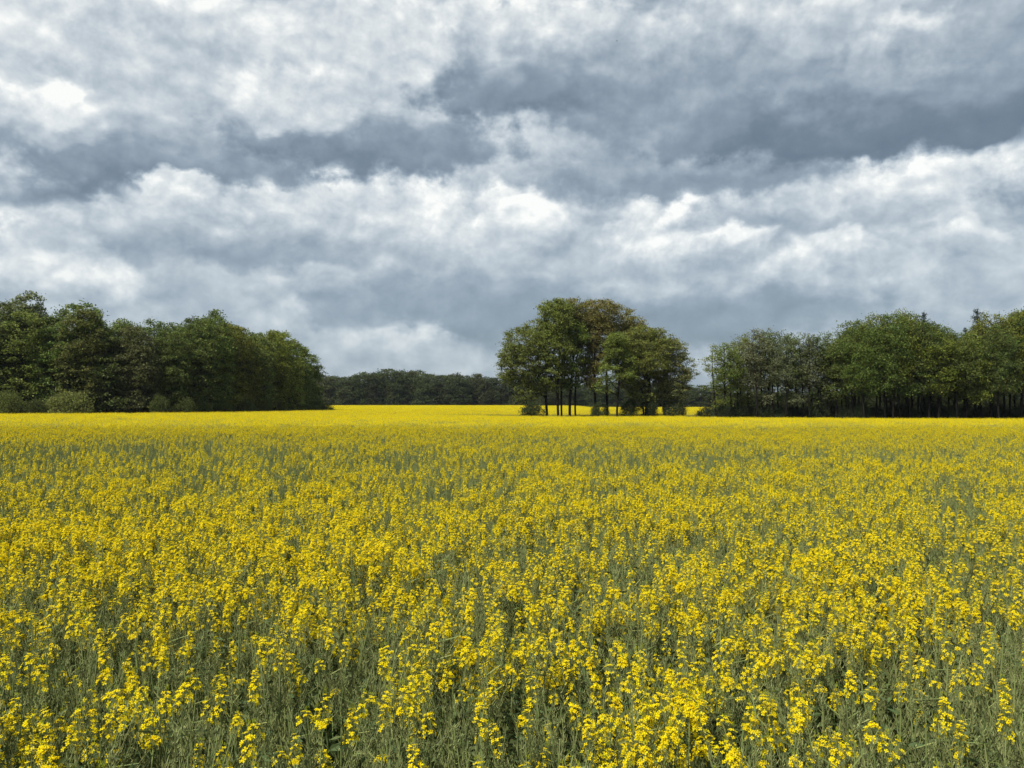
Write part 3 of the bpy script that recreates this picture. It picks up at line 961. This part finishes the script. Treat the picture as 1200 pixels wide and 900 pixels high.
# ------------------------------------------------------------------ the rapeseed crop
def rape_plant(seed, bloom=1.0, lod=0):
    """one oilseed rape plant: stem with branches, pods, yellow heads"""
    rg = np.random.default_rng(seed)
    H = rg.uniform(1.12, 1.38)
    stem, pods, leaves, heads = MB(), [], MB(), []
    lean = rg.normal(size=2) * .05

    def main(t):
        return np.array([lean[0] * t * t, lean[1] * t * t, H * t])
    ts = np.linspace(0, .93, 7)
    P = np.array([main(t) for t in ts])
    stem.add(*tubes(P[:-1], P[1:], np.linspace(.006, .0028, 6), np.linspace(.0055, .0022, 6), 4))
    tips = [(main(.93), np.array([lean[0], lean[1], 1.0]), 1.0)]
    nb = rg.integers(5, 9)
    for b in range(nb):
        t0 = rg.uniform(.45, .88)
        a = b * 2.4 + rg.normal() * .5
        out = rg.uniform(.08, .24) * (1.15 - t0 * .5)
        zt = H * rg.uniform(.76, .99) * (.85 + .15 * t0)
        p0 = main(t0)
        p2 = np.array([p0[0] + math.cos(a) * out, p0[1] + math.sin(a) * out, max(zt, p0[2] + .12)])
        p1 = (p0 + p2) / 2 + np.array([math.cos(a) * out * .22, math.sin(a) * out * .22, -.03])
        stem.add(*tubes([p0, p1], [p1, p2], [.003, .0026], [.0026, .0018], 3))
        d = p2 - p1
        tips.append((p2, d / np.linalg.norm(d), rg.uniform(.6, 1.0)))
    # pods along the upper stems
    for (p, d, s) in tips:
        n = int(rg.integers(20, 34))
        L = rg.uniform(.18, .36)
        t = rg.uniform(.0, 1, n)
        base = p[None] - d[None] * (t * L)[:, None]
        a = rg.uniform(0, 6.28, n)
        side = np.stack([np.cos(a), np.sin(a), rg.uniform(.3, 1.3, n)], 1)
        side /= np.linalg.norm(side, axis=1)[:, None]
        ln = rg.uniform(.03, .062, n) * (.5 + .5 * t)
        mid = base + side * (ln * .4)[:, None]
        tip = mid + (side * .7 + np.array([0, 0, rg.uniform(.4, 1.4)])) * (ln * .5)[:, None]
        pd = MB()
        pd.add(*tubes(base, mid, np.full(n, .0008), np.full(n, .0019), 3))
        pd.add(*tubes([p - d * L], [p], [.0021], [.0015], 3))
        pods.append(pd)
        pd.add(*tubes(mid, tip, np.full(n, .0019), np.full(n, .0005), 3))
    # leaves
    n = 26
    t = rg.uniform(.15, .85, n)
    a = rg.uniform(0, 6.28, n)
    ln = rg.uniform(.06, .16, n) * (1.3 - t)
    c = np.stack([lean[0] * t * t + np.cos(a) * (ln * .6 + rg.uniform(0, .1, n)), lean[1] * t * t + np.sin(a) * (ln * .6 + rg.uniform(0, .1, n)), H * t], 1)
    leaves.add(*leaf_quads(c, rg.normal(size=(n, 3)) * .6 + np.array([0, 0, .5]), ln, ln * .32, rg, .1))
    # heads
    for k, (p, d, s) in enumerate(tips):
        r = rg.uniform()
        if r > bloom: continue
        hd = MB()
        nf = int(rg.integers(12, 46) * s) + 2
        hh = rg.uniform(.03, .15) * s
        rr = rg.uniform(.022, .034)
        t = rg.uniform(0, 1, nf)
        a = np.arange(nf) * 2.4 + rg.normal(size=nf) * .3
        # a dome: lower flowers further out
        rad = rr * np.sqrt(np.clip(1.08 - t ** 1.6, .05, 1)) * rg.uniform(.75, 1.15, nf)
        fc = p[None] + np.array([0, 0, 1.0]) * (t * hh)[:, None] + np.stack([np.cos(a) * rad, np.sin(a) * rad, np.zeros(nf)], 1) - np.array([0, 0, .01])
        fn = np.stack([np.cos(a) * (1.1 - t), np.sin(a) * (1.1 - t), .35 + t], 1) + rg.normal(size=(nf, 3)) * .25
        fn /= np.linalg.norm(fn, axis=1)[:, None]
        tt = rg.normal(size=(nf, 3))
        A = np.cross(fn, tt); A /= np.linalg.norm(A, axis=1)[:, None]
        B = np.cross(fn, A)
        fr = rg.uniform(.0073, .0104, nf)[:, None]
        for q in range(4):
            ca, sa = math.cos(q * PI / 2), math.sin(q * PI / 2)
            U_ = A * ca + B * sa
            W_ = -A * sa + B * ca
            v0 = fc
            v1 = fc + U_ * fr * .75 + W_ * fr * .42 + fn * fr * .30
            v2 = fc + U_ * fr * 1.12 + fn * fr * .22
            v3 = fc + U_ * fr * .75 - W_ * fr * .42 + fn * fr * .30
            V = np.stack([v0, v3, v2, v1], 1).reshape(-1, 3)
            hd.add(V, np.arange(nf * 4).reshape(nf, 4), 0)
        # flower stalks
        hd.add(*tubes(p[None] + np.array([0, 0, 1.0]) * (t * hh * .5)[:, None] - np.array([0, 0, .012]), fc, np.full(nf, .0007), np.full(nf, .0006), 3), 1)
        # buds
        nbud = 9
        bc = p[None] + np.array([0, 0, hh + .004]) + rg.normal(size=(nbud, 3)) * np.array([.005, .005, .004])
        hd.add(*tubes(bc, bc + np.array([0, 0, .007]), np.full(nbud, .0022), np.full(nbud, .0010), 3), 2)
        heads.append(hd)
    return stem, pods, leaves, heads


PLANTS = []            # separate part meshes for the plants that stand nearest
JOINED = []            # the same plants as single meshes, for the rest of the field
for i in range(12):
    bloom = [1, 1, .9, .9, .8, .7, .6, .5, .35, .2, .1, 0][i]
    st, po, le, hd = rape_plant(1000 + i, bloom)
    j = MB()
    j.merge(st, 0); [j.merge(q, 1) for q in po]; j.merge(le, 2)
    for h in hd:
        M = np.concatenate(h.m)
        h2 = MB(); h2.v = list(h.v); h2.f = list(h.f); h2.m = [np.where(M == 0, 3, np.where(M == 1, 0, 4)).astype(np.int32)]; h2.n = h.n
        h2.f = [np.concatenate(h.f)]; h2.v = [np.concatenate(h.v)]
        j.merge(h2)
    JOINED.append(j.mesh('rape_pattern', [M_STEM, M_POD, M_RLEAF, M_PETAL, M_BUD]))
    PLANTS.append((st.mesh('stem', [M_STEM]), [q.mesh('seed_pods', [M_POD]) for q in po], le.mesh('leaves', [M_RLEAF]),
                   [h.mesh('flower_head', [M_PETAL, M_STEM, M_BUD]) for h in hd]))


def patch(seed, size, dens, fl, per, leafq):
    """a piece of far crop: many heads at slightly different heights over a tangle of pods"""
    rg = np.random.default_rng(seed)
    n = int(size * size * dens)
    C = np.stack([rg.uniform(-size / 2, size / 2, n), rg.uniform(-size / 2, size / 2, n), 1.16 + rg.normal(size=n) * .075], 1)
    j = MB()
    idx = np.repeat(np.arange(n), per)
    P = C[idx] + rg.normal(size=(len(idx), 3)) * np.array([.022, .022, .028])
    j.add(*leaf_quads(P, rg.normal(size=(len(idx), 3)) * .6 + np.array([0, -.2, .8]), fl, fl * .8, rg, .1), 3)
    m = int(size * size * leafq)
    P = np.stack([rg.uniform(-size / 2, size / 2, m), rg.uniform(-size / 2, size / 2, m), rg.uniform(.55, 1.17, m)], 1)
    d = rg.normal(size=(m, 3)) * np.array([.05, .05, .03]) + np.array([0, 0, .10])
    j.add(*tubes(P - d, P + d, np.full(m, .005), np.full(m, .003), 3), 1)
    m2 = m // 2
    P = np.stack([rg.uniform(-size / 2, size / 2, m2), rg.uniform(-size / 2, size / 2, m2), rg.uniform(.3, .95, m2)], 1)
    j.add(*leaf_quads(P, rg.normal(size=(m2, 3)) + np.array([0, 0, .3]), .16, .07, rg), 2)
    return j.mesh('rape_pattern', [M_STEM, M_POD, M_RLEAF, M_PETAL, M_BUD])


MIDP = [patch(2000 + i, 1.4, 85, .026, 8, 130) for i in range(4)]
MIDP += [patch(2050 + i, 1.4, 34, .022, 6, 190) for i in range(2)]      # sparser in flower
FARP = [patch(2100 + i, 3.0, 60, .05, 2, 60) for i in range(4)]
PATS = bpy.data.collections.new('rapeseed_patterns')
for i, me in enumerate(JOINED + MIDP + FARP):
    o = bpy.data.objects.new('rapeseed_pattern_%s' % 'abcdefghijklmnopqrstuvwxyz'[i], me)
    PATS.objects.link(o)
NJ, NM, NF = len(JOINED), len(MIDP), len(FARP)


def in_crop(x, y):
    x = np.asarray(x, float); y = np.asarray(y, float)
    ok = (y < 331)
    ly = np.array([95, 97, 103, 109, 118, 128, 142, 158, 171]); lx = np.array([-200, -60, -50, -43, -40, -38, -36.3, -35.3, -35])
    wood = (y > 95.5) & (y < 172) & (x < np.interp(y, ly, lx))
    ok &= ~wood
    ok &= ~((y >= 172) & (y < 190) & (x < -50))
    ok &= ~((((x - 12.0) / 14.6) ** 2 + ((y - 111.5) / 7.0) ** 2) < 1)           # grass under the clump
    ok &= ~((y > 113) & (y < 119) & (x > -9) & (x < 60))                           # grass track behind it
    ok &= ~((x > 23.2) & (y > 94.2 - np.clip((x - 23) * .1, 0, 3)) & (y < 119))
    ok &= ~((y > 94) & (x > .2485 * y))
    ok &= ~((x > 25) & (y > 235))
    return ok


def bloom_field(x, y):
    v = np.empty(len(x))
    for i in range(len(x)):
        a = mnoise.noise(Vector((x[i] * .55, y[i] * .45, 3.1)))
        b = mnoise.noise(Vector((x[i] * 2.1, y[i] * 1.6, 8.3)))
        c = mnoise.noise(Vector((x[i] * .12, y[i] * .16, 1.7)))
        v[i] = .45 + .62 * a + .95 * b + .45 * c
    return v


rg = np.random.default_rng(9)
HALF = 600 / FPX


def scatter(y0, y1, dens, pad=1.5):
    """jittered points between two distances, inside and a little outside the view"""
    w = HALF * y1 + pad
    step = 1 / math.sqrt(dens)
    xs, ys = np.meshgrid(np.arange(-w, w, step), np.arange(y0, y1, step))
    x = xs.ravel() + rg.uniform(-.5, .5, xs.size) * step
    y = ys.ravel() + rg.uniform(-.5, .5, xs.size) * step
    k = np.abs(x) < HALF * y * 1.12 + pad
    return x[k], y[k]


# nearest plants: things of their own
xs, ys = scatter(1.5, 9.0, 34, 1.0)
order = np.argsort(ys + 0.0 * xs)
dist = np.hypot(xs, ys)
vis = (ys > 2.15) & (np.abs(xs) < HALF * ys * 1.04 + .1)
cand = np.where(vis)[0]
cand = cand[np.argsort(dist[cand])][:300]
near = np.zeros(len(xs), bool); near[cand] = True
bl = bloom_field(xs, ys)


def pick_variant(b):
    """0..11: from fully in flower to only pods"""
    t = np.clip(1.0 - b, 0, 1)
    i = np.floor(t * 12 + rg.normal(size=len(np.atleast_1d(b))) * 1.6).astype(int)
    return np.clip(i, 0, 11)


var = pick_variant(bl)
WORDS = {0: 'rapeseed plant in full yellow flower at the near edge of the field', 1: 'rapeseed plant with only some yellow heads at the near edge of field',
         2: 'rapeseed plant with green pods and few or no flowers at near edge'}
for i in cand:
    v = int(var[i])
    st, po, le, hds = PLANTS[v]
    root = bpy.data.objects.new('rapeseed_plant', None)
    COL.objects.link(root)
    root.empty_display_size = .1
    root.location = (xs[i], ys[i], float(gz(xs[i], ys[i])))
    s = float(rg.uniform(.92, 1.06))
    root.scale = (s, s, s)
    root.rotation_euler = (float(rg.normal() * .12), float(rg.normal() * .12), float(rg.uniform(0, 6.28)))
    w = 0 if len(hds) >= 5 else (1 if len(hds) >= 2 else 2)
    tag(root, WORDS[w], 'plant', ['flowering rapeseed plants in the foreground', 'half-flowered rapeseed plants in the foreground', 'pod-bearing rapeseed plants in the foreground'][w])
    obj('stem', st, root); [obj('seed_pods', q, root) for q in po]; obj('leaves', le, root)
    for h in hds:
        obj('flower_head', h, root)

# all the rest: one object
PX, PY, PI_, PS, PR = [], [], [], [], []


def put(x, y, idx, smin, smax):
    k = in_crop(x, y)
    x, y, idx = x[k], y[k], idx[k]
    PX.append(x); PY.append(y); PI_.append(idx)
    PS.append(rg.uniform(smin, smax, len(x)))
    PR.append(np.stack([rg.normal(size=len(x)) * .11, rg.normal(size=len(x)) * .11, rg.uniform(0, 6.28, len(x))], 1))


k = ~near
put(xs[k], ys[k], var[k], .92, 1.07)
for y0, y1, dn in ((9, 18, 26), (18, 32, 17), (32, 46, 12)):
    x, y = scatter(y0, y1, dn)
    b = bloom_field(x, y)
    # a paler, less flowered band crosses the field some way out
    b = b - .02 - .17 * smooth01(9, 13, y) - .28 * np.exp(-((y - 22) / 6.0) ** 2) * (.45 + .55 * smooth01(14, -14, x)) + .50 * smooth01(26, 40, y)
    put(x, y, pick_variant(b), .92, 1.08)
x, y = scatter(45.5, 132, 1 / (1.25 ** 2), 4)
b = np.where(rg.uniform(size=len(x)) < .05 + .40 * (1 - smooth01(44, 74, y)), rg.integers(4, 6, len(x)), rg.integers(0, 4, len(x)))
k = in_crop(x, y + .9) & in_crop(x, y - .9) & in_crop(x - .9, y) & in_crop(x + .9, y)
put(x[k], y[k], NJ + b[k], .96, 1.04)
x, y = scatter(131, 331, 1 / (2.7 ** 2), 6)
k = in_crop(x, y + 1.8) & in_crop(x - 1.8, y) & in_crop(x + 1.8, y)
put(x[k], y[k], NJ + NM + rg.integers(0, NF, k.sum()), .98, 1.04)
PX, PY, PI_, PS, PR = map(np.concatenate, (PX, PY, PI_, PS, PR))
PR[PI_ >= NJ, :2] *= .1
print('crop instances', len(PX))
me = bpy.data.meshes.new('rapeseed_field')
me.vertices.add(len(PX))
me.vertices.foreach_set('co', np.stack([PX, PY, gz(PX, PY)], 1).astype(np.float32).ravel())
a = me.attributes.new('rot', 'FLOAT_VECTOR', 'POINT'); a.data.foreach_set('vector', PR.astype(np.float32).ravel())
a = me.attributes.new('scl', 'FLOAT', 'POINT'); a.data.foreach_set('value', PS.astype(np.float32))
a = me.attributes.new('idx', 'INT', 'POINT'); a.data.foreach_set('value', PI_.astype(np.int32))
for mt in (M_STEM, M_POD, M_RLEAF, M_PETAL, M_BUD):
    me.materials.append(mt)
field = obj('rapeseed_field', me)
tag(field, 'yellow flowering rapeseed crop filling the field back to the woods', 'crop', kind='stuff')


def gn_instances(o, coll):
    ng = bpy.data.node_groups.new('scatter', 'GeometryNodeTree')
    ng.interface.new_socket('Geometry', in_out='INPUT', socket_type='NodeSocketGeometry')
    ng.interface.new_socket('Geometry', in_out='OUTPUT', socket_type='NodeSocketGeometry')
    N, K = ng.nodes, ng.links
    gi, go = N.new('NodeGroupInput'), N.new('NodeGroupOutput')
    ci = N.new('GeometryNodeCollectionInfo')
    ci.inputs['Collection'].default_value = coll
    ci.inputs['Separate Children'].default_value = True
    ci.inputs['Reset Children'].default_value = True
    ip = N.new('GeometryNodeInstanceOnPoints')
    ip.inputs['Pick Instance'].default_value = True

    def att(n, t):
        a = N.new('GeometryNodeInputNamedAttribute'); a.data_type = t; a.inputs['Name'].default_value = n
        return a.outputs['Attribute']
    e2r = N.new('FunctionNodeEulerToRotation')
    K.new(att('rot', 'FLOAT_VECTOR'), e2r.inputs[0])
    K.new(gi.outputs[0], ip.inputs['Points'])
    K.new(ci.outputs[0], ip.inputs['Instance'])
    K.new(att('idx', 'INT'), ip.inputs['Instance Index'])
    K.new(e2r.outputs[0], ip.inputs['Rotation'])
    K.new(att('scl', 'FLOAT'), ip.inputs['Scale'])
    K.new(ip.outputs[0], go.inputs[0])
    md = o.modifiers.new('scatter', 'NODES')
    md.node_group = ng


gn_instances(field, PATS)

# ------------------------------------------------------------------ grass along the woods and under the trees
def grass_tuft(seed, h):
    rg_ = np.random.default_rng(seed)
    n = 70
    P = np.stack([rg_.normal(size=n) * .35, rg_.normal(size=n) * .35, np.zeros(n) - .03], 1)
    T = P + np.stack([rg_.normal(size=n) * .12, rg_.normal(size=n) * .12, rg_.uniform(.4, 1, n) * h], 1)
    return MB().add(*tubes(P, T, np.full(n, .012), np.full(n, .003), 3)).mesh('grass_pattern', [M_GRASS])


GT = bpy.data.collections.new('grass_patterns')
for i in range(3):
    GT.objects.link(bpy.data.objects.new('grass_pattern_%s' % 'abc'[i], grass_tuft(i, .75 + .2 * i)))
n = 60000
x = rg.uniform(-85, 75, n); y = rg.uniform(90, 195, n)
k = ~in_crop(x, y) & (np.abs(x) < HALF * y * 1.15)
edge = in_crop(x, y - 4.5) | in_crop(x + 5, y) | ((((x - 12.0) / 14.6) ** 2 + ((y - 111.5) / 7.0) ** 2) < 1)
k &= edge
x, y = x[k][:14000], y[k][:14000]
me = bpy.data.meshes.new('grass')
me.vertices.add(len(x))
me.vertices.foreach_set('co', np.stack([x, y, gz(x, y)], 1).astype(np.float32).ravel())
a = me.attributes.new('rot', 'FLOAT_VECTOR', 'POINT'); a.data.foreach_set('vector', np.stack([x * 0, x * 0, rg.uniform(0, 6, len(x))], 1).astype(np.float32).ravel())
a = me.attributes.new('scl', 'FLOAT', 'POINT'); a.data.foreach_set('value', rg.uniform(.7, 1.3, len(x)).astype(np.float32))
a = me.attributes.new('idx', 'INT', 'POINT'); a.data.foreach_set('value', rg.integers(0, 3, len(x)).astype(np.int32))
me.materials.append(M_GRASS)
gr = obj('grass', me)
tag(gr, 'rough grass margin along the feet of woods and clump', 'grass', kind='stuff')
gn_instances(gr, GT)


# ------------------------------------------------------------------ a bird high over the field
def bird():
    m, t, b = new_mat('dark_plumage')
    b.inputs['Base Color'].default_value = (.05, .045, .04, 1)
    b.inputs['Roughness'].default_value = .8
    prof = [(-.20, .006, .0), (-.13, .030, .0), (-.03, .055, -.005), (.07, .058, -.005), (.15, .034, .008), (.19, .032, .014), (.225, .018, .012), (.26, .003, .006)]
    mb = MB()
    k = 8
    V, F = [], []
    for (yy, r, z) in prof:
        for j in range(k):
            a = j * 2 * PI / k
            V.append((r * math.cos(a), yy, z + r * .85 * math.sin(a)))
    for i in range(len(prof) - 1):
        for j in range(k):
            F.append((i * k + j, i * k + (j + 1) % k, (i + 1) * k + (j + 1) % k, (i + 1) * k + j))
    mb.add(V, F)
    for s in (-1, 1):      # wings: thick at the shoulder, swept, tips raised
        sec = [(0.03, .10, -.06, .02, .016), (.20, .13, -.05, .06, .012), (.36, .09, -.05, .08, .008), (.50, .0, -.07, .06, .003)]
        V, F = [], []
        for (xx, yf, yb, z, th) in sec:
            V += [(s * xx, yf, z + th), (s * xx, yb, z + th * .3), (s * xx, yb, z - th * .3), (s * xx, yf, z - th * .6)]
        for i in range(3):
            for j in range(4):
                F.append((i * 4 + j, i * 4 + (j + 1) % 4, i * 4 + 4 + (j + 1) % 4, i * 4 + 4 + j))
        F.append((12, 13, 14, 15))
        mb.add(V, F)
    V = [(-.03, -.16, .012), (.03, -.16, .012), (.06, -.30, .010), (-.06, -.30, .010), (-.03, -.16, .0), (.03, -.16, .0), (.06, -.30, .004), (-.06, -.30, .004)]
    mb.add(V, [(0, 1, 2, 3), (7, 6, 5, 4), (0, 4, 5, 1), (1, 5, 6, 2), (2, 6, 7, 3), (3, 7, 4, 0)])
    a, e = azel(723, 48)
    D = 120
    o = obj('bird', mb.mesh('bird', [m], True), scale=(.42, .42, .42), loc=(math.sin(a) * math.cos(e) * D, math.cos(a) * math.cos(e) * D, EYE + math.sin(e) * D), rz=1.9)
    tag(o, 'tiny dark bird gliding high in the clouds above the clump', 'bird')


bird()

# ------------------------------------------------------------------ the air
def build_haze():
    V = [(x, y, z) for z in (-3.0, 64.0) for y in (-2050, 2050) for x in (-2050, 2050)]
    me = bpy.data.meshes.new('haze')
    me.from_pydata(V, [], [(0, 2, 3, 1), (4, 5, 7, 6), (0, 1, 5, 4), (1, 3, 7, 5), (3, 2, 6, 7), (2, 0, 4, 6)])
    m = bpy.data.materials.new('haze')
    m.use_nodes = True
    t = m.node_tree
    t.nodes.remove(t.nodes['Principled BSDF'])
    v = t.nodes.new('ShaderNodeVolumePrincipled')
    v.inputs['Color'].default_value = (.80, .88, 1.0, 1)
    v.inputs['Density'].default_value = HAZE
    t.links.new(v.outputs[0], t.nodes['Material Output'].inputs['Volume'])
    me.materials.append(m)
    tag(obj('haze', me), 'thin even haze in the air over the field', 'haze', kind='stuff')


HAZE = 0.00007
build_haze()
